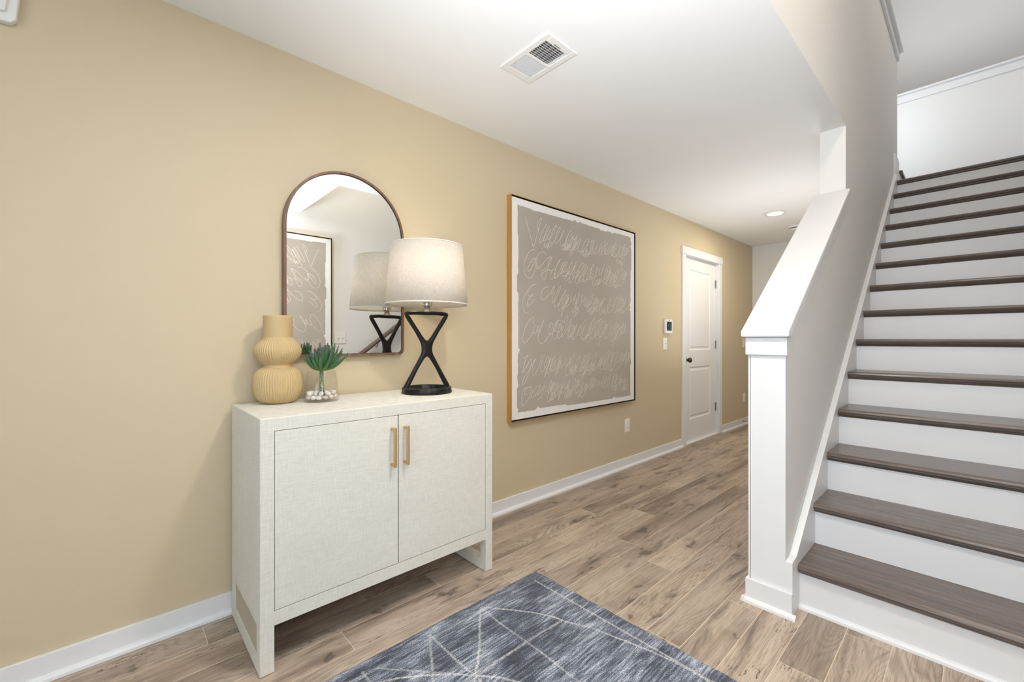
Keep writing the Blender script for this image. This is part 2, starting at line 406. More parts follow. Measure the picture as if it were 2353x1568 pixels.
def shoe_prof(x, z0, d, sgn):  # quarter round profile points
    return [(x, z0), (x+sgn*d, z0), (x+sgn*d*0.92, z0+0.010), (x+sgn*d*0.6, z0+0.017), (x, z0+0.020)]
bm = bmesh.new(); prism(bm, shoe_prof(2.022, 0, 0.017, -1), 0, 1.425, 1.628); obj('shoe_molding', bm, M['trim'], ws)
bm = bmesh.new(); prism(bm, shoe_prof(1.437, 0, 0.015, -1), 1, 2.005, 3.6); obj('shoe_molding', bm, M['trim'], ws)

# ------------------------------------------------------------------ staircase
st = thing('staircase', (1.6, 2.1, 0), 'straight closed staircase with dark stained treads and white risers rising beside the knee wall', 'staircase')
SX0, SX1 = 1.612, XW - 0.002
NY, NZ, RUN, RISE, N = 2.107, 0.1896, 0.2595, 0.19, 14
def rel(o): o.location = Vector(o.location) - st.location; return o
tread_meshes = {}
for i in range(N):
    y = NY + i*RUN; z = NZ + i*RISE
    depth = RUN + 0.030 if i < N-1 else 1.375
    # bull-nosed tread
    pts = [(0.0+0.012, -0.028), (0.003, -0.022), (0.0, -0.014), (0.003, -0.006), (0.012, 0.0), (depth, 0.0), (depth, -0.028)]
    bm = bmesh.new(); prism(bm, pts, 0, 0, SX1-SX0)
    t = obj('tread', bm, M['tread'], st); t.location = (SX0-1.6, y-2.1, z)
    bm = bmesh.new(); prism(bm, [(0.030, -0.028), (0.017, -0.028), (0.019, -0.034), (0.024, -0.041), (0.030, -0.044)], 0, 0.0, SX1-SX0)
    obj('cove_molding', bm, M['tread'], t)
    zb = z - RISE if i else 0.0
    bm = B((SX0, SX1, y+0.030, y+0.044, zb, z-0.028)); r = obj('riser', bm, M['trim'], st); rel(r)
nl = lambda y: NZ + (y-NY)*RISE/RUN
# skirt board on the knee-wall side
bm = bmesh.new()
ye = NY + (N-1)*RUN + 0.02
prism(bm, [(2.0362, 0), (2.60, 0), (ye, nl(ye)-0.35), (ye, nl(ye)+0.045), (2.10, nl(2.10)+0.045), (2.0362, nl(2.10)+0.035)], 0, 1.5855, 1.612)
rel(obj('skirt_board', bm, M['trim'], st, bevel=0.0012))
bm = bmesh.new(); prism(bm, [(2.30, 0), (2.60, 0), (ye, nl(ye)-0.35), (ye, nl(ye)+0.045), (2.10, nl(2.10)+0.045), (2.10, 0.0)], 0, XW-0.0015, XW-0.0005)
bm.free()
bm = bmesh.new(); prism(bm, shoe_prof(NY+0.030, 0, 0.016, -1), 0, SX0, SX1); rel(obj('shoe_molding', bm, M['trim'], st))
rel(obj('baseboard', B((1.5855, 1.600, ye, 5.80, 2.66, 2.93)), M['trim'], st, bevel=0.001))
# short second flight that turns left off the landing
zL = NZ + (N-1)*RISE
uf = thing('landing_steps', (1.6, 6.3, zL), 'short upper flight turning left off the stair landing, only its first dark nosing showing', 'staircase')
relu = lambda o: (setattr(o, 'location', Vector(o.location) - uf.location), o)[1]
for j in range(2):
    xs = 1.60 - j*0.26
    bm = B((xs-0.30, xs+0.022, 5.83, 6.86, zL+0.19*(j+1)-0.028, zL+0.19*(j+1)))
    relu(obj('tread', bm, M['tread'], uf, bevel=0.006))
    relu(obj('riser', B((xs-0.02, xs, 5.83, 6.86, zL+0.19*j, zL+0.19*(j+1)-0.028)), M['trim'], uf))

# ------------------------------------------------------------------ baseboards
def baseboard(name, y0, y1):
    o = struct(name, B((0.0, 0.013, y0, y1, 0.0, 0.086)), M['trim'], bevel=0.002)
    bm = bmesh.new(); prism(bm, shoe_prof(0.013, 0, 0.017, 1), 1, y0, y1); obj('shoe_molding', bm, M['trim'], o)
baseboard('baseboard_left', Y0, 4.418); baseboard('baseboard_left_hall', 5.458, YH)
struct('baseboard_end', B((1.18, 1.43, YH-0.013, YH, 0, 0.086)), M['trim'], bevel=0.002)

# ------------------------------------------------------------------ doors
def door_left():
    d = struct('door_1', B((-0.075, -0.040, 4.512, 5.362, 0.012, 2.045)), M['trim'])
    # slab skin: stiles and rails proud of the sunk fields
    y0, y1, z0, z1 = 4.512, 5.362, 0.012, 2.045
    P = [(0.255, 0.835), (1.020, 1.915)]; a, b = 4.665, 5.215
    bm = B((-0.040, -0.028, y0, a, z0, z1), (-0.040, -0.028, b, y1, z0, z1), (-0.040, -0.028, a, b, z0, P[0][0]),
           (-0.040, -0.028, a, b, P[0][1], P[1][0]), (-0.040, -0.028, a, b, P[1][1], z1))
    obj('stile_and_rail', bm, M['trim'], d)
    for zz0, zz1 in P:
        bm = bmesh.new()
        def ring(o, x): return [bm.verts.new((x, yy, zz)) for yy, zz in ((a+o, zz0+o), (b-o, zz0+o), (b-o, zz1-o), (a+o, zz1-o))]
        rs = [ring(0, -0.0282), ring(0.012, -0.037), ring(0.024, -0.037), ring(0.045, -0.030)]
        for p, q in zip(rs, rs[1:]):
            for k in range(4): bm.faces.new((p[k], p[(k+1)%4], q[(k+1)%4], q[k]))
        bm.faces.new(rs[-1]); obj('panel', bm, M['trim'], d)
    # jamb lining, stop, casing, header, sill strip
    obj('jamb', B((-0.12, -0.001, 4.500, 4.510, 0, 2.055), (-0.12, -0.001, 5.365, 5.375, 0, 2.055), (-0.12, -0.001, 4.510, 5.365, 2.047, 2.055)), M['trim'], d)
    obj('casing', B((0.0, 0.016, 4.420, 4.503, 0, 2.052)), M['trim'], d, bevel=0.002)
    obj('casing', B((0.0, 0.016, 5.372, 5.455, 0, 2.052)), M['trim'], d, bevel=0.002)
    obj('header', B((0.0, 0.022, 4.410, 5.465, 2.052, 2.135)), M['trim'], d, bevel=0.002)
    obj('threshold', B((-0.03, 0.012, 4.505, 5.370, 0.0, 0.012)), M['trim'], d, bevel=0.002)
    for z in (0.33, 1.08, 1.81):
        bm = B((-0.0275, -0.022, 5.350, 5.368, z-0.045, z+0.045)); 
        lathe(bm, [(0.006, z-0.048), (0.006, z+0.048)], 8, -0.020, 5.362)
        obj('hinge', bm, M['grey_metal'], d)
    bm = bmesh.new()
    for prof in ([(0.031, 0.0), (0.031, 0.006), (0.024, 0.010), (0.012, 0.012), (0.011, 0.026), (0.018, 0.030), (0.027, 0.040), (0.029, 0.050), (0.026, 0.060), (0.016, 0.067), (0.004, 0.069)],):
        lathe(bm, prof, 24)
    bmesh.ops.rotate(bm, verts=bm.verts, cent=(0, 0, 0), matrix=Matrix.Rotation(PI/2, 3, 'Y'))
    bmesh.ops.translate(bm, verts=bm.verts, vec=(-0.028, 4.575, 0.916))
    tag(obj('door_knob', bm, M['bronze'], d, smooth=True), 'dark bronze knob')
door_left()
def door_end():
    y = YH
    d = struct('door_2', B((0.315, 1.085, y-0.008, y-0.001, 0.01, 2.045)), M['trim'])
    obj('casing', B((0.229, 0.312, y-0.018, y, 0, 2.052)), M['trim'], d, bevel=0.002)
    obj('casing', B((1.088, 1.171, y-0.018, y, 0, 2.052)), M['trim'], d, bevel=0.002)
    obj('header', B((0.221, 1.181, y-0.022, y, 2.052, 2.137)), M['trim'], d, bevel=0.002)
    for z0, z1 in ((0.25, 0.83), (1.02, 1.91)):
        obj('panel', B((0.44, 0.96, y-0.014, y-0.008, z0, z1)), M['trim'], d, bevel=0.004)
door_end()

# ------------------------------------------------------------------ wall fittings
def plate(name, y, z, label, cat, kind, x=0.0, group=None, side=1, gang=1):
    t = thing(name, (x, y, z), label, cat, group, 0 if side == 1 else PI)
    wd = 0.038 if gang == 1 else 0.060
    obj('cover_plate', B((0, 0.006, -wd, wd, -0.060, 0.060)), M['white_plastic'], t, bevel=0.002)
    ys = [0] if gang == 1 else [-0.023, 0.023]
    if kind == 'switch':
        for yy in ys:
            bm = bmesh.new(); prism(bm, [(0.006, -0.013), (0.017, 0.003), (0.015, 0.011), (0.006, 0.008)], 1, yy-0.005, yy+0.005)
            obj('toggle', bm, M['white_plastic'], t)
            for zz in (-0.032, 0.032): obj('screw', B((0.006, 0.0068, yy-0.003, yy+0.003, zz-0.002, zz+0.002)), M['grey_metal'], t)
    else:
        for zz in (-0.020, 0.020):
            bm = bmesh.new(); lathe(bm, [(0.0165, 0), (0.0165, 0.0022)], 20)
            bmesh.ops.rotate(bm, verts=bm.verts, cent=(0, 0, 0), matrix=Matrix.Rotation(PI/2, 3, 'Y'))
            bmesh.ops.translate(bm, verts=bm.verts, vec=(0.0058, 0, zz))
            s = obj('socket', bm, M['white_plastic'], t)
            for q in ((-0.008, -0.006, -0.002, 0.007), (0.006, 0.008, -0.002, 0.007), (-0.002, 0.002, -0.010, -0.006)): obj('slot', B((0.0079, 0.0083, q[0], q[1], zz+q[2], zz+q[3])), M['slot'], s)
    return t
plate('light_switch', 4.058, 1.096, 'single white toggle switch plate on the tan wall just under the thermostat', 'light switch', 'switch')
plate('light_switch', 6.215, 1.093, 'single white toggle switch on the tan wall past the door, half behind the stair newel', 'light switch', 'switch')
plate('power_outlet', 3.372, 0.370, 'white double outlet on the tan wall below the right corner of the framed art', 'outlet', 'outlet')
plate('power_outlet', 6.230, 0.362, 'white double outlet low on the tan wall at the far end of the hall', 'outlet', 'outlet')
plate('light_switch', 1.80, 1.155, 'double white switch plate seen only in the arched mirror', 'light switch', 'switch', x=XW, side=-1, gang=2)

t = thing('thermostat', (0, 4.098, 1.268), 'white wall thermostat with a dark lit screen beside the hall door', 'thermostat')
obj('body', B((0, 0.028, -0.072, 0.072, -0.070, 0.074)), M['white_plastic'], t, bevel=0.008, seg=3)
M['screen'] = mat('thermostat_screen', srgb(22, 34, 32), 0.12)
sct = obj('screen', B((0.028, 0.0295, -0.050, 0.050, -0.040, 0.050)), M['screen'], t)
M['digits'] = emis('screen_digits', srgb(150, 205, 190), 0.35)
bm = B((0.0296, 0.0299, -0.020, -0.012, -0.006, 0.030), (0.0296, 0.0299, -0.020, 0.000, 0.024, 0.030), (0.0296, 0.0299, 0.006, 0.026, 0.024, 0.030),
       (0.0296, 0.0299, 0.020, 0.026, -0.006, 0.030), (0.0296, 0.0299, 0.006, 0.026, -0.006, 0.000), (0.0296, 0.0299, -0.040, -0.028, 0.034, 0.042),
       (0.0296, 0.0299, -0.042, -0.026, -0.030, -0.024), (0.0296, 0.0299, -0.016, -0.004, -0.030, -0.024))
obj('digits', bm, M['digits'], sct)
M['blue'] = emis('screen_icon', srgb(140, 180, 220), 0.35)
obj('icon', B((0.0296, 0.0299, 0.018, 0.042, -0.036, -0.014)), M['blue'], sct)
obj('button', B((0.028, 0.030, -0.010, 0.010, 0.060, 0.066)), M['slot'], t)

t = thing('door_chime', (0, -0.377, 2.25), 'white door chime box high on the tan wall at the top left of the photo', 'chime box')
bm = bmesh.new()
prism(bm, [(-0.16, 0.115), (0.168, 0.115), (0.150, -0.085), (0.138, -0.103), (-0.16, -0.103)], 0, 0.0, 0.030)
obj('back_box', bm, M['white_plastic'], t, bevel=0.006)
bm = bmesh.new(); prism(bm, [(-0.14, 0.10), (0.148, 0.10), (0.128, -0.078), (-0.14, -0.078)], 0, 0.030, 0.042)
obj('cover', bm, M['white_plastic'], t, bevel=0.006)

t = thing('door_stop', (0.0130, 6.16, 0.052), 'small spring door stop on the baseboard past the hall door', 'door stop')
bm = bmesh.new(); tube(bm, [(0.001, 0, 0)] + [(0.004+0.065*i/90, 0.0065*math.cos(i*0.8), 0.0065*math.sin(i*0.8)) for i in range(91)], 0.0014, 5)
obj('spring', bm, M['grey_metal'], t)
bm = bmesh.new(); tube(bm, [(0.066, 0, 0), (0.080, 0, 0)], 0.009, 12); obj('tip', bm, M['white_plastic'], t)
bm = bmesh.new(); tube(bm, [(0.0, 0, 0), (0.005, 0, 0)], 0.011, 12); obj('base', bm, M['grey_metal'], t)

# ------------------------------------------------------------------ ceiling fittings
t = thing('ceiling_vent', (0.738, 1.4465, ZC), 'white metal ceiling register with one half open dark, above the lamp', 'air vent')
ox, oy = 0.1535, 0.0985; gx, gy = 0.118, 0.070
bm = bmesh.new()
for (a, b, c, d) in ((-ox, ox, -oy, -gy), (-ox, ox, gy, oy), (-ox, -gx, -gy, gy), (gx, ox, -gy, gy), (-0.008, 0.008, -gy, gy)):
    box(bm, a, b, c, d, -0.006, -0.0005)
obj('frame', bm, M['white_plastic'], t, bevel=0.002)
M['duct'] = mat('duct_grey', srgb(120, 122, 124), 0.6)
obj('damper', B((-gx, -0.008, -gy, gy, -0.0016, -0.0012)), mat('damper_white', srgb(222, 224, 226), 0.5), t)
obj('duct_back', B((0.008, gx, -gy, gy, -0.0010, -0.0006)), M['duct'], t)
bm = bmesh.new()
for k in range(5): yy = -gy + 0.012 + k*0.029; box(bm, 0.008, gx, yy-0.0032, yy+0.0032, -0.0021, -0.0011)
obj('damper_grid', bm, M['slot'], t)
obj('damper_blade', B((0.008, gx, 0.054, gy, -0.0024, -0.0022)), bpy.data.materials['damper_white'], t)
sl = None
for s in (0, 1):
    for k in range(9):
        x = (-gx + 0.012*k + 0.006) if s == 0 else (0.008 + 0.0122*k + 0.010)
        if sl is None:
            bm = bmesh.new(); prism(bm, [(-0.0026, -0.0024), (0.0006, -0.0058), (0.0030, -0.0058), (0.0004, -0.0024)], 1, -gy, gy)
            sl = obj('slat', bm, M['white_plastic'], t); sl.location = (x, 0, 0)
        else:
            c = sl.copy(); col.objects.link(c); c.parent = t; c.location = (x, 0, 0)
obj('lever', B((gx+0.006, gx+0.0095, -0.028, 0.012, -0.0075, -0.006)), M['duct'], t)

t = thing('recessed_light', (0.721, 4.985, ZC), 'lit round recessed downlight in the hall ceiling', 'ceiling light')
bm = bmesh.new(); lathe(bm, [(0.072, -0.010), (0.094, -0.008), (0.098, -0.001), (0.072, -0.001)], 40, cap0=False, cap1=False); obj('trim_ring', bm, M['white_plastic'], t, smooth=True)
bm = bmesh.new(); lathe(bm, [(0.072, -0.006), (0.050, -0.011), (0.02, -0.013)], 40); obj('lens', bm, M['lens'], t, smooth=True)
l = bpy.data.lights.new('hall_downlight', 'AREA'); l.shape = 'DISK'; l.size = 0.13; l.energy = 12; l.color = (1.0, 0.88, 0.70)
lo = bpy.data.objects.new('hall_downlight', l); col.objects.link(lo); lo.location = (0.721, 4.985, ZC-0.020)

t = thing('smoke_detector', (0.722, 5.73, ZC), 'round white smoke detector with a dark slot behind the stair cap', 'smoke detector')
bm = bmesh.new(); lathe(bm, [(0.070, -0.0005), (0.070, -0.012), (0.066, -0.020)], 36); obj('base', bm, M['white_plastic'], t, smooth=False)
bm = bmesh.new(); lathe(bm, [(0.060, -0.020), (0.060, -0.030)], 36); obj('vent_slot', bm, M['slot'], t)
bm = bmesh.new(); lathe(bm, [(0.066, -0.030), (0.062, -0.038), (0.045, -0.042)], 36); obj('cover', bm, M['white_plastic'], t, smooth=True)

# ------------------------------------------------------------------ handrail on the right wall (seen in the mirror)
t = thing('handrail', (XW, 2.0, 0), 'dark stained handrail on the right stair wall, seen in the mirror', 'handrail')
hr = lambda y: nl(y) + 0.90
bm = bmesh.new(); prof = [(-0.03, -0.02), (0.03, -0.02), (0.034, 0.004), (0.022, 0.026), (-0.022, 0.026), (-0.034, 0.004)]
a, b = 1.93, 5.5
v0 = [bm.verts.new((-0.075+p[0], a-2.0, hr(a)-0.03+p[1])) for p in prof]; v1 = [bm.verts.new((-0.075+p[0], b-2.0, hr(b)-0.03+p[1])) for p in prof]
bm.faces.new(v0); bm.faces.new(v1)
for i in range(6): bm.faces.new((v0[i], v0[(i+1) % 6], v1[(i+1) % 6], v1[i]))
obj('rail', bm, M['rail'], t)
for y in (2.2, 3.3, 4.4, 5.3):
    bm = bmesh.new(); tube(bm, [(-0.001, y-2.0, hr(y)-0.10), (-0.035, y-2.0, hr(y)-0.10), (-0.070, y-2.0, hr(y)-0.075), (-0.075, y-2.0, hr(y)-0.046)], 0.007, 8)
    obj('bracket', bm, M['grey_metal'], t, smooth=True)

# ------------------------------------------------------------------ console cabinet
CX, CY0, CY1, CZ, CB = 0.4935, 0.3600, 1.3785, 0.870, 0.034
t = thing('cabinet', (0.26, 0.869, 0), 'cream raffia-wrapped two-door console cabinet against the tan wall', 'cabinet')
def cb(name, bm, m=None, parent=None, bevel=0.0025, seg=2):
    o = obj(name, bm, m or M['weave'], parent or t, bevel=bevel, seg=seg)
    if parent is None:
        for v in o.data.vertices: v.co -= Vector((0.26, 0.869, 0))
    return o
TH = 0.0435

def bev(bm, pred, wd=0.0035):
    es = [e for e in bm.edges if pred(*[v.co for v in e.verts])]
    bmesh.ops.bevel(bm, geom=es, offset=wd, segments=2, affect='EDGES', profile=0.5); return bm
def side(y0, y1):
    yo = CY0 if abs(y0-CY0) < 1e-6 else CY1
    return bev(B((CB, CX, y0, y1, 0.162, CZ-0.0455), (CX-TH*1.0, CX, y0, y1, 0.003, 0.162), (CB, CB+0.045, y0, y1, 0.003, 0.162), (CB+0.045, CX-TH*1.0, y0, y1, 0.003, 0.050)),
        lambda a, b: abs(a.x-CX) < 1e-6 and abs(b.x-CX) < 1e-6 and abs(a.y-yo) < 1e-6 and abs(b.y-yo) < 1e-6)
cb('top', bev(B((CB, CX, CY0, CY1, CZ-0.0455, CZ)), lambda a, b: (a.z > CZ-1e-6 and b.z > CZ-1e-6) or (abs(a.x-CX) < 1e-6 and abs(b.x-CX) < 1e-6 and abs(a.z-b.z) > 0.01)), bevel=0)
cb('side_panel', side(CY0, CY0+TH), bevel=0); cb('side_panel', side(CY1-TH, CY1), bevel=0)
cb('inset_panel', B((CB+0.045, CX-TH, CY0+0.006, CY0+0.02, 0.050, 0.162)), M['weave_dark'], bevel=0)
cb('bottom_rail', B((CB, CX, CY0+TH, CY1-TH, 0.160, 0.208)), bevel=0)
cb('back', B((CB, CB+0.012, CY0+TH, CY1-TH, 0.208, CZ-0.0455)), bevel=0)
cb('carcass', B((CB+0.012, CX-0.030, CY0+TH, CY1-TH, 0.209, CZ-0.047)), M['slot'], bevel=0)
mid = 0.8685; gp = 0.0020
d = []
for k, (a, b) in enumerate(((CY0+TH+gp, mid-gp), (mid+gp, CY1-TH-gp))):
    dr = cb('door', B((CX-0.024, CX-0.0006, a, b, 0.208+gp, CZ-0.0455-gp)), bevel=0.002)
    hy = 0.8375 if k == 0 else 0.8955
    bm = bmesh.new(); hx = CX + 0.0300 - 0.26; hyl = hy - 0.869
    tube(bm, [(hx, hyl, 0.6185), (hx, hyl, 0.7785)], 0.0068, 14)
    for z in (0.626, 0.771): tube(bm, [(CX-0.0008-0.26, hyl, z), (hx, hyl, z)], 0.0058, 12)
    tag(obj('handle', bm, M['brass'], dr, bevel=0.0008), 'slim brass bar pull')
for (x, y) in ((CX-0.022, CY0+0.022), (CX-0.022, CY1-0.022), (CB+0.022, CY0+0.022), (CB+0.022, CY1-0.022)):
    cb('foot_glide', B((x-0.014, x+0.014, y-0.014, y+0.014, 0.0, 0.003)), M['foot'], bevel=0)

# ------------------------------------------------------------------ mirror
t = thing('mirror', (0, 0.851, 1.056), 'arched mirror in a thin walnut frame on the wall above the cabinet', 'mirror')
def arch(hw, h, r, zo=0.0, n=40):
    """outline in (y,z): flat bottom with rounded corners, semicircular top"""
    pts = []
    for k in range(7): a = PI + (PI/2)*k/6; pts.append((-hw+r+r*math.cos(a), zo+r+r*math.sin(a)))
    for k in range(7): a = 1.5*PI + (PI/2)*k/6; pts.append((hw-r+r*math.cos(a), zo+r+r*math.sin(a)))
    for k in range(n+1): a = PI*k/n; pts.append((hw*math.cos(a), h-hw+hw*math.sin(a)))
    return pts
HW, H = 0.2955, 0.8975  # half width, height
outer = arch(HW, H, 0.030); inner = arch(HW-0.011, H-0.011, 0.022, 0.011)
bm = bmesh.new(); n = len(outer)
L = [[bm.verts.new((x, p[0], p[1])) for p in ps] for x, ps in ((0.001, outer), (0.033, outer), (0.033, inner), (0.020, inner))]
for a, b in zip(L, L[1:]):
    for k in range(n): bm.faces.new((a[k], a[(k+1) % n], b[(k+1) % n], b[k]))
obj('frame', bm, M['walnut'], t)
bm = bmesh.new(); i2 = arch(HW-0.0125, H-0.0125, 0.021, 0.0125)
L = [[bm.verts.new((x, p[0], p[1])) for p in ps] for x, ps in ((0.0305, inner), (0.0305, i2), (0.020, i2))]
for a, b in zip(L, L[1:]):
    for k in range(n): bm.faces.new((a[k], a[(k+1) % n], b[(k+1) % n], b[k]))
obj('inner_lip', bm, M['black'], t)
bm = bmesh.new(); prism(bm, inner, 0, 0.004, 0.026); obj('mirror_glass', bm, M['mirror'], t)

# ------------------------------------------------------------------ framed script artworks
AW, AH = 1.520, 1.508
traced = {'V':[(0.134,1.380),(0.156,1.331),(0.187,1.256),(0.213,1.188),(0.233,1.231),(0.264,1.318),(0.296,1.394),(0.284,1.400),(0.260,1.366),(0.256,1.333),(0.272,1.297)],
'C2':[(0.225,1.174),(0.179,1.154),(0.141,1.106),(0.123,1.046),(0.134,0.989),(0.171,0.969),(0.210,0.989),(0.236,1.038)],
'a2':[(0.248,1.115),(0.210,1.104),(0.171,1.057),(0.160,1.024),(0.179,1.021),(0.217,1.073),(0.248,1.120),(0.244,1.066),(0.256,1.048),(0.272,1.069)],
'b2':[(0.348,1.155),(0.312,1.170),(0.264,1.144),(0.240,1.108),(0.233,1.070),(0.244,1.044),(0.272,1.050),(0.344,1.116),(0.394,1.145),(0.394,1.111),(0.344,1.061),(0.296,1.033)],
'g2':[(0.292,1.011),(0.328,1.031),(0.361,1.051),(0.344,1.000),(0.324,0.970),(0.304,0.985),(0.296,1.017)],
'C3':[(0.247,0.932),(0.210,0.927),(0.149,0.874),(0.112,0.819),(0.108,0.777),(0.127,0.738),(0.156,0.727)],
'i3':[(0.217,0.928),(0.171,0.897),(0.160,0.859),(0.179,0.845),(0.213,0.863),(0.179,0.834),(0.156,0.806),(0.156,0.774),(0.187,0.792),(0.233,0.832)],
'd3':[(0.369,0.926),(0.328,0.916),(0.296,0.880),(0.292,0.842),(0.320,0.830),(0.377,0.875),(0.427,0.929),(0.436,0.939),(0.427,0.912),(0.394,0.871)],
'C4':[(0.213,0.656),(0.219,0.691),(0.206,0.699),(0.171,0.676),(0.130,0.622),(0.112,0.564),(0.115,0.533),(0.141,0.527),(0.179,0.564),(0.217,0.602)],
'G4':[(0.549,0.679),(0.496,0.689),(0.453,0.673),(0.427,0.639),(0.436,0.611),(0.470,0.605),(0.514,0.629),(0.479,0.662),(0.444,0.633)],
'y5':[(0.108,0.422),(0.130,0.424),(0.160,0.440),(0.134,0.401),(0.112,0.333),(0.115,0.325),(0.156,0.373),(0.190,0.415),(0.190,0.361),(0.156,0.294),(0.119,0.241),(0.108,0.255),(0.127,0.295),(0.171,0.336),(0.233,0.414),(0.206,0.361),(0.202,0.318),(0.213,0.298),(0.233,0.311),(0.272,0.363),(0.304,0.444)],
'g6':[(0.156,0.169),(0.130,0.179),(0.141,0.208),(0.179,0.223),(0.194,0.206),(0.179,0.159),(0.134,0.111),(0.112,0.102),(0.101,0.124),(0.108,0.192),(0.134,0.216),(0.179,0.221)],
'q6':[(0.288,0.223),(0.248,0.218),(0.202,0.179),(0.194,0.153),(0.217,0.148),(0.264,0.190),(0.288,0.221),(0.256,0.179),(0.264,0.163),(0.312,0.213),(0.328,0.223),(0.312,0.180),(0.296,0.143),(0.248,0.123)]}
def catmull(P, k=5):
    P = [P[0]] + list(P) + [P[-1]]; out = []
    for i in range(1, len(P)-2):
        p0, p1, p2, p3 = [np.array(P[j]) for j in (i-1, i, i+1, i+2)]
        for t_ in np.arange(k)/k:
            out.append(0.5*((2*p1)+(-p0+p2)*t_+(2*p0-5*p1+4*p2-p3)*t_**2+(-p0+3*p1-3*p2+p3)*t_**3))
    out.append(np.array(P[-2])); return out
strokes = [catmull(v) for v in traced.values()]
r_ = random.Random(5)
rows = [(1.35, 1.20, 0.33), (1.145, 0.985, 0.40), (0.91, 0.745, 0.43), (0.68, 0.52, 0.24), (0.435, 0.27, 0.33), (0.235, 0.115, 0.36)]
def scrawl(x, xe, zc, A, big=1.0):
    """slanted cursive loops: one pass of the hand from x to xe"""
    P = []; side = 1; slant = r_.uniform(0.40, 0.62)
    while x < xe:
        a = A*r_.choice((0.4, 0.6, 0.85, 1.0, 1.15)); w_ = a*r_.uniform(0.20, 0.62); dz = A*r_.uniform(-0.30, 0.30)
        kind = r_.random()
        n_ = 8; turns = 1 if kind < 0.65 else 2
        adv = (0.026 + 0.55*w_)*big*r_.uniform(0.9, 2.0)
        for s_i in range(n_*turns):
            th = PI*0.5 + 2*PI*s_i/n_
            sh = 1 - 0.25*(s_i//n_)
            ex, ez = w_*sh*math.cos(th), a*sh*math.sin(th)
            P.append((x + adv*s_i/(n_*turns) + ex + slant*ez, zc + dz + ez))
        if kind > 0.9: P.append((x + adv + slant*(-1.5*a), zc + dz - 1.5*a)); P.append((x + adv*1.1 + slant*(-1.2*a) - w_*0.6, zc + dz - 1.3*a))
        x += adv
    P = [(min(max(p[0], 0.10), 1.432), p[1]) for p in P]
    return catmull(P, 3)
for (zt, zb, xs) in rows:
    zc = (zt+zb)/2; hh = (zt-zb)/2
    x = xs - 0.02
    while x < 1.36:
        e = min(x + r_.uniform(0.10, 0.26), 1.38)
        strokes.append(scrawl(x, e, zc + hh*r_.uniform(0.15, 0.45), hh*r_.uniform(0.62, 0.92)))
        if r_.random() < 0.6: strokes.append(scrawl(x + 0.02, min(x + r_.uniform(0.06, 0.14), 1.38), zc - hh*r_.uniform(0.35, 0.75), hh*r_.uniform(0.28, 0.50), 0.8))
        x = e - r_.uniform(-0.015, 0.03)
def ribbons(strokes, x, wdt):
    vs, fs = [], []
    for S in strokes:
        S = [np.asarray(p, float) for p in S]; n0 = len(vs); m_ = len(S)
        for i in range(m_):
            d_ = S[min(i+1, m_-1)] - S[max(i-1, 0)]; L_ = np.linalg.norm(d_) or 1; nrm = np.array((-d_[1], d_[0]))/L_*wdt/2*(0.7+0.5*r_.random())
            for q in (S[i]+nrm, S[i]-nrm): vs.append((x, q[0], q[1]))
        for i in range(m_-1): a = n0+2*i; fs.append((a, a+1, a+3, a+2))
    me = bpy.data.meshes.new('script_lines'); me.from_pydata(vs, [], fs); return me
script_me = ribbons(strokes, 0.0388, 0.0038); script_me.materials.append(M['chalk'])
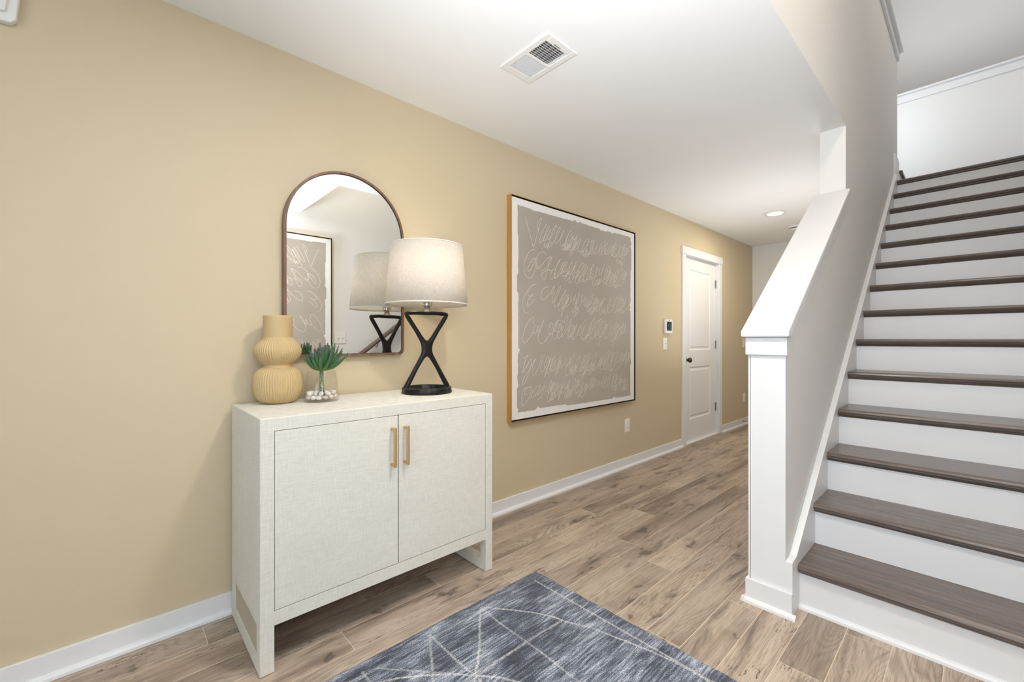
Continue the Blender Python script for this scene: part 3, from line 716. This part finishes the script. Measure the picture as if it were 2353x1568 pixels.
# ragged painted ground
def ragged():
    P = []
    L_, R_, T_, B_ = 0.064, 1.453, 1.452, 0.058
    def edge(p, q, nrm):
        n_ = 70; off = 0
        for i in range(n_):
            s = i/n_
            if r_.random() < 0.16: off = r_.uniform(-0.011, 0.008)
            o_ = off + r_.uniform(-0.0015, 0.0015)
            if r_.random() < 0.03: o_ -= 0.016
            P.append((p[0]+(q[0]-p[0])*s + nrm[0]*o_, p[1]+(q[1]-p[1])*s + nrm[1]*o_))
    edge((L_, B_), (R_, B_), (0, -1)); edge((R_, B_), (R_, T_), (1, 0)); edge((R_, T_), (L_, T_), (0, 1)); edge((L_, T_), (L_, B_), (-1, 0))
    return P
rag = ragged()
def artwork(loc, rz, label, mirror_x=False):
    t = thing('framed_artwork', loc, label, 'artwork', None, rz)
    fr = 0.003
    bm = B((0.001, 0.045, 0, fr, 0, AH), (0.001, 0.045, AW-fr, AW, 0, AH), (0.001, 0.045, fr, AW-fr, 0, fr), (0.001, 0.045, fr, AW-fr, AH-fr, AH))
    obj('frame', bm, M['gold'], t, bevel=0.0008)
    li = 0.0012
    obj('liner', B((0.002, 0.0440, fr, fr+li, fr, AH-fr), (0.002, 0.0440, AW-fr-li, AW-fr, fr, AH-fr), (0.002, 0.0440, fr+li, AW-fr-li, fr, fr+li), (0.002, 0.0440, fr+li, AW-fr-li, AH-fr-li, AH-fr)), M['black'], t)
    obj('shadow_gap', B((0.002, 0.020, fr, AW-fr, fr, AH-fr)), M['black'], t)
    obj('canvas', B((0.020, 0.0375, fr+0.009, AW-fr-0.009, fr+0.009, AH-fr-0.009)), M['canvas'], t)
    bm = bmesh.new(); ins = [(min(max(p[0], 0.10), 1.42), min(max(p[1], 0.10), 1.41)) for p in rag]
    ov = [bm.verts.new((0.0382, *p)) for p in rag]; iv = [bm.verts.new((0.0382, *p)) for p in ins]
    for k in range(len(rag)):
        k2 = (k+1) % len(rag)
        if (rag[k][0]-rag[k2][0])**2 + (rag[k][1]-rag[k2][1])**2 > 1e-9: bm.faces.new((ov[k], ov[k2], iv[k2], iv[k]))
    bm.faces.new([bm.verts.new((0.0382, *p)) for p in ((0.10, 0.10), (1.42, 0.10), (1.42, 1.41), (0.10, 1.41))])
    bmesh.ops.remove_doubles(bm, verts=bm.verts[:], dist=1e-6)
    obj('painted_ground', bm, M['ground'], t)
    s = bpy.data.objects.new('script_lines', script_me); link(s, t); tag(s, kind='stuff')
    return t
artwork((0, 1.920, 0.590), 0, 'large square gold-framed greige canvas of white looping script on the tan wall')
artwork((XW, 1.70, 0.70), PI, 'matching script canvas on the opposite wall, seen only in the mirror')

# ------------------------------------------------------------------ table lamp
LX, LY, LZ = 0.2420, 1.1590, CZ
t = thing('table_lamp', (LX, LY, LZ), 'lit table lamp with black crossed iron base and off-white linen drum shade', 'lamp', rz=-0.19)
bm = bmesh.new()
lathe(bm, [(0.121, 0.0), (0.124, 0.004), (0.122, 0.014), (0.121, 0.027), (0.118, 0.030), (0.101, 0.030), (0.098, 0.026), (0.098, 0.0)], 72, cap0=False, cap1=False,
      f=lambda r, z, a: r + 0.0012*math.sin(a*17) + 0.0008*math.sin(a*29+z*90))
bmv = bm.verts[:]; bm.faces.ensure_lookup_table()
obj('base_ring', bm, M['iron'], t, smooth=True)
# crossed frame grown with a skin modifier so it looks cast in one piece
V = [(0, 0, 0.222), (0, -0.055, 0.128), (0, -0.108, 0.030), (0, 0.055, 0.128), (0, 0.108, 0.030), (0, -0.055, 0.312), (0, -0.112, 0.397),
     (0, 0.055, 0.312), (0, 0.110, 0.397), (0, 0.0, 0.400), (0, -0.06, 0.400), (0, 0.06, 0.400), (0, -0.112, 0.022), (0, 0.112, 0.022)]
E = [(0, 1), (1, 2), (0, 3), (3, 4), (0, 5), (5, 6), (0, 7), (7, 8), (6, 10), (10, 9), (9, 11), (11, 8), (2, 12), (4, 13)]
Rr = [0.0155, 0.012, 0.0145, 0.012, 0.0145, 0.0115, 0.0125, 0.0115, 0.0125, 0.0115, 0.0105, 0.0105, 0.014, 0.014]
me = bpy.data.meshes.new('cross_frame'); me.from_pydata(V, E, []); o = bpy.data.objects.new('cross_frame', me); link(o, t)
sk = o.modifiers.new('skin', 'SKIN'); sk.use_smooth_shade = True
for v, r in zip(me.skin_vertices[0].data, Rr): v.radius = (r, r)
me.skin_vertices[0].data[0].use_root = True
sub = o.modifiers.new('sub', 'SUBSURF'); sub.levels = 2; sub.render_levels = 2
me.materials.append(M['iron'])
bm = bmesh.new(); lathe(bm, [(0.026, 0.404), (0.018, 0.412), (0.0145, 0.422), (0.0140, 0.431), (0.015, 0.433)], 24); tag(obj('neck', bm, M['neck'], t, smooth=True), 'silver-grey iron neck')
bm = bmesh.new(); lathe(bm, [(0.016, 0.4335), (0.017, 0.437), (0.017, 0.500), (0.012, 0.505)], 24)
for s in (-1, 1): tube(bm, [(0, s*0.010, 0.4365), (0, s*0.022, 0.437), (0, s*0.026, 0.443), (0, s*0.027, 0.470), (0, s*0.060, 0.56), (0, s*0.058, 0.66), (0, s*0.02, 0.722), (0, 0, 0.729)], 0.0034, 6)
obj('socket_and_harp', bm, M['chrome'], t, smooth=True)
ZB, ZT, RB, RT = 0.440, 0.738, 0.2045, 0.1785
bm = bmesh.new()
lathe(bm, [(RB, ZB), (RB-(RB-RT)*0.5, (ZB+ZT)/2), (RT, ZT)], 96, cap0=False, cap1=False)
sh = obj('shade', bm, M['linen'], t, smooth=True)
s_ = sh.modifiers.new('solid', 'SOLIDIFY'); s_.thickness = 0.0012; s_.offset = -1
for (r, z) in ((RB+0.0004, ZB), (RT+0.0004, ZT-0.006)):
    bm = bmesh.new(); lathe(bm, [(r-0.0020, z), (r+0.0004, z), (r-0.0002, z+0.006), (r-0.0024, z+0.006)], 96, cap0=False, cap1=False)
    obj('shade_trim', bm, M.setdefault('strim', mat('shade_trim', srgb(226, 218, 206), 0.8)), t, smooth=True)
bm = bmesh.new()
for k in range(3): a = k*2*PI/3+0.4; tube(bm, [(0.008*math.cos(a), 0.008*math.sin(a), 0.731), ((RT-0.002)*math.cos(a), (RT-0.002)*math.sin(a), 0.733)], 0.0018, 6)
lathe(bm, [(0.009, 0.724), (0.009, 0.736)], 16); obj('spider', bm, M['chrome'], t)
bm = bmesh.new(); lathe(bm, [(0.013, 0.506), (0.016, 0.52), (0.028, 0.55), (0.031, 0.575), (0.024, 0.600), (0.006, 0.612)], 24); obj('bulb', bm, M['bulb'], t, smooth=True)
l = bpy.data.lights.new('lamp_bulb', 'POINT'); l.energy = 19; l.color = (1.0, 0.83, 0.62); l.shadow_soft_size = 0.034
lo = bpy.data.objects.new('lamp_bulb', l); col.objects.link(lo); lo.location = (LX, LY, LZ+0.572)
bpy.data.objects['bulb'].visible_shadow = True

# ------------------------------------------------------------------ ribbed vase
t = thing('vase', (0.116, 0.512, CZ), 'matte mustard double-gourd vase with vertical ribs at the left end of the cabinet', 'vase')
prof = [(0.046, 0.0), (0.054, 0.0012), (0.064, 0.006), (0.078, 0.022), (0.088, 0.045), (0.0925, 0.072), (0.0925, 0.098), (0.088, 0.120), (0.078, 0.137), (0.066, 0.147), (0.056, 0.151), (0.0525, 0.157),
        (0.0545, 0.163), (0.068, 0.176), (0.081, 0.192), (0.0885, 0.211), (0.088, 0.226), (0.080, 0.244), (0.067, 0.260), (0.0575, 0.271), (0.0545, 0.276), (0.0545, 0.285), (0.0550, 0.310), (0.0560, 0.345), (0.0565, 0.3655),
        (0.0555, 0.367), (0.0535, 0.366), (0.0525, 0.34), (0.0505, 0.28), (0.05, 0.20), (0.048, 0.06)]
pp = []
for i in range(len(prof)-1):
    for s in range(3): f_ = s/3; pp.append((prof[i][0]*(1-f_)+prof[i+1][0]*f_, prof[i][1]*(1-f_)+prof[i+1][1]*f_))
pp.append(prof[-1])
def rib(r, z, a):
    if r < 0.057 or z > 0.275: return r
    k = min(1.0, (r-0.057)/0.015)
    if z < 0.155: ph = a*56
    else: ph = a*56 + (z-0.155)*52
    return r + k*0.0019*(abs(math.cos(ph/2))*2-1)
bm = bmesh.new(); lathe(bm, pp, 336, f=rib); obj('body', bm, M['vase'], t, smooth=True)

# ------------------------------------------------------------------ succulent in a glass
t = thing('potted_succulent', (0.1900, 0.6640, CZ), 'green finger-leaved succulent in a clear glass of white pebbles', 'plant')
bm = bmesh.new(); lathe(bm, [(0.004, 0.0012), (0.066, 0.0012), (0.0705, 0.004), (0.0712, 0.012), (0.0572, 0.1265), (0.0562, 0.1275), (0.0556, 0.1262)], 64, cap0=True, cap1=False)
obj('glass_tumbler', bm, M['glass'], t, smooth=True)
bm = bmesh.new(); bmesh.ops.create_icosphere(bm, subdivisions=2, radius=0.012)
pb0 = None; rp = random.Random(3)
def add_pebble(x, y, z, s):
    global pb0
    if pb0 is None:
        o = obj('pebble', bm, M['pebble'], t, smooth=True); pb0 = o
    else: o = pb0.copy(); col.objects.link(o); o.parent = t
    o.location = (x, y, z); o.scale = (s*rp.uniform(0.95, 1.25), s*rp.uniform(0.85, 1.1), s*rp.uniform(0.75, 0.9)); o.rotation_euler = (rp.uniform(-.3, .3), rp.uniform(-.3, .3), rp.uniform(0, 3))
for lay, (z, n_, r) in enumerate(((0.0195, 13, 0.053), (0.0195, 6, 0.027), (0.034, 11, 0.049), (0.035, 5, 0.024))):
    for k in range(n_):
        a = 2*PI*k/n_ + lay*0.7 + rp.uniform(-.08, .08); add_pebble(r*math.cos(a), r*math.sin(a), z+rp.uniform(-.001, .002), rp.uniform(0.85, 1.05))
bm = bmesh.new(); tube(bm, [(0.002, 0.001, 0.022), (0.001, 0, 0.06), (0.0, 0.0, 0.10), (-0.001, 0, 0.130), (0, 0, 0.142)], [0.0088, 0.0090, 0.0085, 0.0080, 0.010], 14)
tag(obj('stem', bm, M['stem'], t, smooth=True), 'scarred pale green stem')
# fleshy curved leaf along +x
def leaf_mesh(curl, name):
    bm = bmesh.new(); n_ = 9; P = []; R_ = []
    for i in range(n_+1):
        s = i/n_; P.append((0.1*s, 0, curl*0.1*s*s)); R_.append(0.0062*math.sin(PI*(0.16+0.80*s))**0.75*(1.15 if s > .3 else 0.95) + 0.0006)
    tube(bm, P, R_, 8, flat=0.75); me = bpy.data.meshes.new(name); bmesh.ops.recalc_face_normals(bm, faces=bm.faces[:]); bm.to_mesh(me); bm.free(); me.materials.append(M['leaf']); me.shade_smooth(); return me
leaf_a, leaf_b = leaf_mesh(0.55, 'leaf_low'), leaf_mesh(0.25, 'leaf_high')
rl = random.Random(11)
for ring, (n_, el, L_, z) in enumerate(((13, 6, 1.12, 0.134), (12, 22, 1.06, 0.138), (11, 38, 0.98, 0.141), (9, 54, 0.92, 0.144), (7, 70, 0.88, 0.146), (4, 82, 0.84, 0.147))):
    for k in range(n_):
        a = 2*PI*k/n_ + ring*0.31 + rl.uniform(-.09, .09); e = math.radians(el + rl.uniform(-6, 6))
        o = bpy.data.objects.new('leaf', leaf_a if ring < 3 else leaf_b); link(o, t)
        o.location = (0.006*math.cos(a), 0.006*math.sin(a), z)
        o.rotation_euler = (0, -e, a); s = L_*rl.uniform(0.88, 1.06)*(0.66 if math.cos(a-math.atan2(-0.163, -0.05)) > 0.5 and ring < 4 else 0.84 if math.cos(a-math.atan2(-0.163, -0.05)) > 0.1 else 1.0); o.scale = (s, 1.15, 1.15)

# ------------------------------------------------------------------ rug
RX0, RX1, RY0, RY1 = 0.656, 2.17, -1.3, 1.516
def rug():
    st_ = 0.004
    xs = np.arange(RX0, RX1+1e-6, st_); ys = np.arange(0.20, RY1+1e-6, st_)
    ys = np.concatenate([np.arange(RY0, 0.20, 0.03), ys])
    X, Y = np.meshgrid(xs, ys, indexing='ij'); nx, ny = X.shape
    def dseg(p, q):
        p = np.array(p); q = np.array(q); d = q-p; tt = np.clip(((X-p[0])*d[0]+(Y-p[1])*d[1])/(d@d), 0, 1)
        return np.hypot(X-p[0]-tt*d[0], Y-p[1]-tt*d[1])
    def dpoly(P): return np.minimum.reduce([dseg(P[i], P[i+1]) for i in range(len(P)-1)])
    A_, B_, C_ = (0.7026, 1.1355), (0.706, 0.887), (0.979, 0.890)
    lines = [([A_, (0.794, 1.057), (0.881, 0.988), (0.951, 0.921), C_], 1.0),
        ([A_, (0.825, 1.127), (0.938, 1.129), (1.07, 1.131), (1.232, 1.124), (1.53, 1.125), (2.08, 1.13)], 0.62),
        ([A_, (0.8115, 1.223), (0.880, 1.2725), (0.953, 1.312), (0.999, 1.323), (1.043, 1.343), (1.106, 1.373), (1.186, 1.392), (1.241, 1.407), (1.313, 1.424), (1.40, 1.438), (1.47, 1.443), (1.53, 1.438), (1.70, 1.40), (1.84, 1.33), (1.98, 1.22), (2.08, 1.1)], 0.85),
        ([(0.722, 1.447), (0.894, 1.447), (1.5, 1.446), (2.10, 1.445)], 0.85),
        ([B_, (0.780, 0.843), (0.845, 0.808), (0.907, 0.772), (0.979, 0.70)], 0.6),
        ([B_, (0.798, 0.885), (0.891, 0.885), C_, (1.25, 0.887), (1.53, 0.887), (2.08, 0.888)], 0.75),
        ([(0.72, 0.50), (0.786, 0.639), (0.814, 0.696), (0.861, 0.763), (0.924, 0.840), C_, (1.037, 0.942), (1.097, 0.977), (1.2, 1.03), (1.36, 1.09), (1.53, 1.125)], 1.0),
        ([C_, (0.982, 1.06), (0.985, 1.20), (0.992, 1.322)], 0.75),
        ([C_, (0.979, 0.64), (0.979, 0.3)], 0.6), ([C_, (1.20, 0.70), (1.53, 0.42)], 0.8), ([C_, (0.72, 0.66)], 0.5),
        ([(1.53, 1.438), (1.53, 0.3)], 0.5), ([(0.722, 1.447), (0.722, 0.2)], 0.28), ([(0.71, 0.62), (2.08, 0.62)], 0.6)]
    ln = np.zeros_like(X)
    jit = 0.0012*np.sin(X*310+Y*170) + 0.001*np.sin(X*720-Y*530)
    fade = 0.75 + 0.25*np.sin(X*23+1.3)*np.sin(Y*17+0.6)
    for P, s in lines:
        d = dpoly(P) + jit; ln = np.maximum(ln, s*np.clip((0.0052-d)/0.0035, 0, 1))
    ln *= fade
    z = np.full_like(X, 0.009) + 0.0007*ln + rng.normal(0, 0.00045, X.shape)
    e = np.minimum.reduce([X-RX0, RX1-X, Y-RY0, RY1-Y]); z -= 0.006*np.clip(1-e/0.010, 0, 1)**2
    wob = 0.0014*np.sin(Y*41+1)+0.001*np.sin(Y*97); X = X + np.where(X < RX0+0.001, wob, 0)
    wob = 0.0016*np.sin(X*37)+0.001*np.sin(X*83); Y = Y + np.where(Y > RY1-0.005, wob, 0)
    co_ = np.stack([X, Y, z], -1).reshape(-1, 3)
    ii = np.arange(nx*ny).reshape(nx, ny)
    q = np.stack([ii[:-1, :-1], ii[1:, :-1], ii[1:, 1:], ii[:-1, 1:]], -1).reshape(-1, 4)
    # skirt down to the floor
    per = np.concatenate([ii[:, 0], ii[-1, 1:], ii[::-1, -1][1:], ii[0, ::-1][1:-1]])
    nb = len(per); low = co_[per].copy(); low[:, 2] = 0.0005; base = len(co_)
    co_ = np.concatenate([co_, low]); k = np.arange(nb); k2 = (k+1) % nb
    q2 = np.stack([per[k], base+k, base+k2, per[k2]], -1); q = np.concatenate([q, q2])
    me = bpy.data.meshes.new('rug'); me.vertices.add(len(co_)); me.vertices.foreach_set('co', co_.ravel())
    me.loops.add(q.size); me.loops.foreach_set('vertex_index', q.ravel().astype(np.int32))
    me.polygons.add(len(q)); me.polygons.foreach_set('loop_start', np.arange(0, q.size, 4, dtype=np.int32)); me.polygons.foreach_set('loop_total', np.full(len(q), 4, np.int32))
    me.update(calc_edges=True); me.validate()
    at = me.attributes.new('line', 'FLOAT', 'POINT'); at.data.foreach_set('value', np.concatenate([ln.ravel(), np.zeros(nb)]))
    m = mat('blue_grey_pile', rough=0.95)
    v = coords(m, (1, 0.06, 1)); fine = noise(m, v, 300, 4, 0.7)
    v2 = coords(m, (1, 0.09, 1)); mid_ = noise(m, v2, 125, 4, 0.6, 0.3)
    v3 = coords(m, (1, 0.5, 1)); big = noise(m, v3, 6.5, 3, 0.55, 0.4)
    v4 = coords(m, (1, 0.03, 1)); band = noise(m, v4, 34, 2, 0.5)
    tuft = noise(m, coords(m), 330, 2, 0.6)
    f = math_(m, 'ADD', math_(m, 'ADD', math_(m, 'MULTIPLY', fine, 0.30), math_(m, 'MULTIPLY', mid_, 0.80)), math_(m, 'ADD', math_(m, 'MULTIPLY', big, 0.66), math_(m, 'MULTIPLY', band, 0.34)))
    f = math_(m, 'ADD', f, math_(m, 'MULTIPLY', math_(m, 'SUBTRACT', tuft, 0.5), 0.8))
    f = math_(m, 'SUBTRACT', f, 0.555)
    c = ramp(m, f, [(0.34, srgb(42, 46, 56)), (0.47, srgb(80, 86, 99)), (0.58, srgb(126, 133, 147)), (0.74, srgb(200, 205, 214))])
    an = nd(m, 'ShaderNodeAttribute', attribute_name='line')
    lf = math_(m, 'MULTIPLY', an.outputs['Fac'], ramp_val(m, tuft, 0.30, 0.55))
    c = mix(m, lf, c, srgb(226, 224, 220)); lk(m, c, bs(m).inputs['Base Color'])
    bs(m).inputs['Sheen Weight'].default_value = 0.2
    bump(m, tuft, 0.6, 0.004)
    me.materials.append(m); o = bpy.data.objects.new('rug', me); link(o)
    tag(o, 'blue-grey low-pile rug with worn white geometric lines on the plank floor', 'rug')
rug()
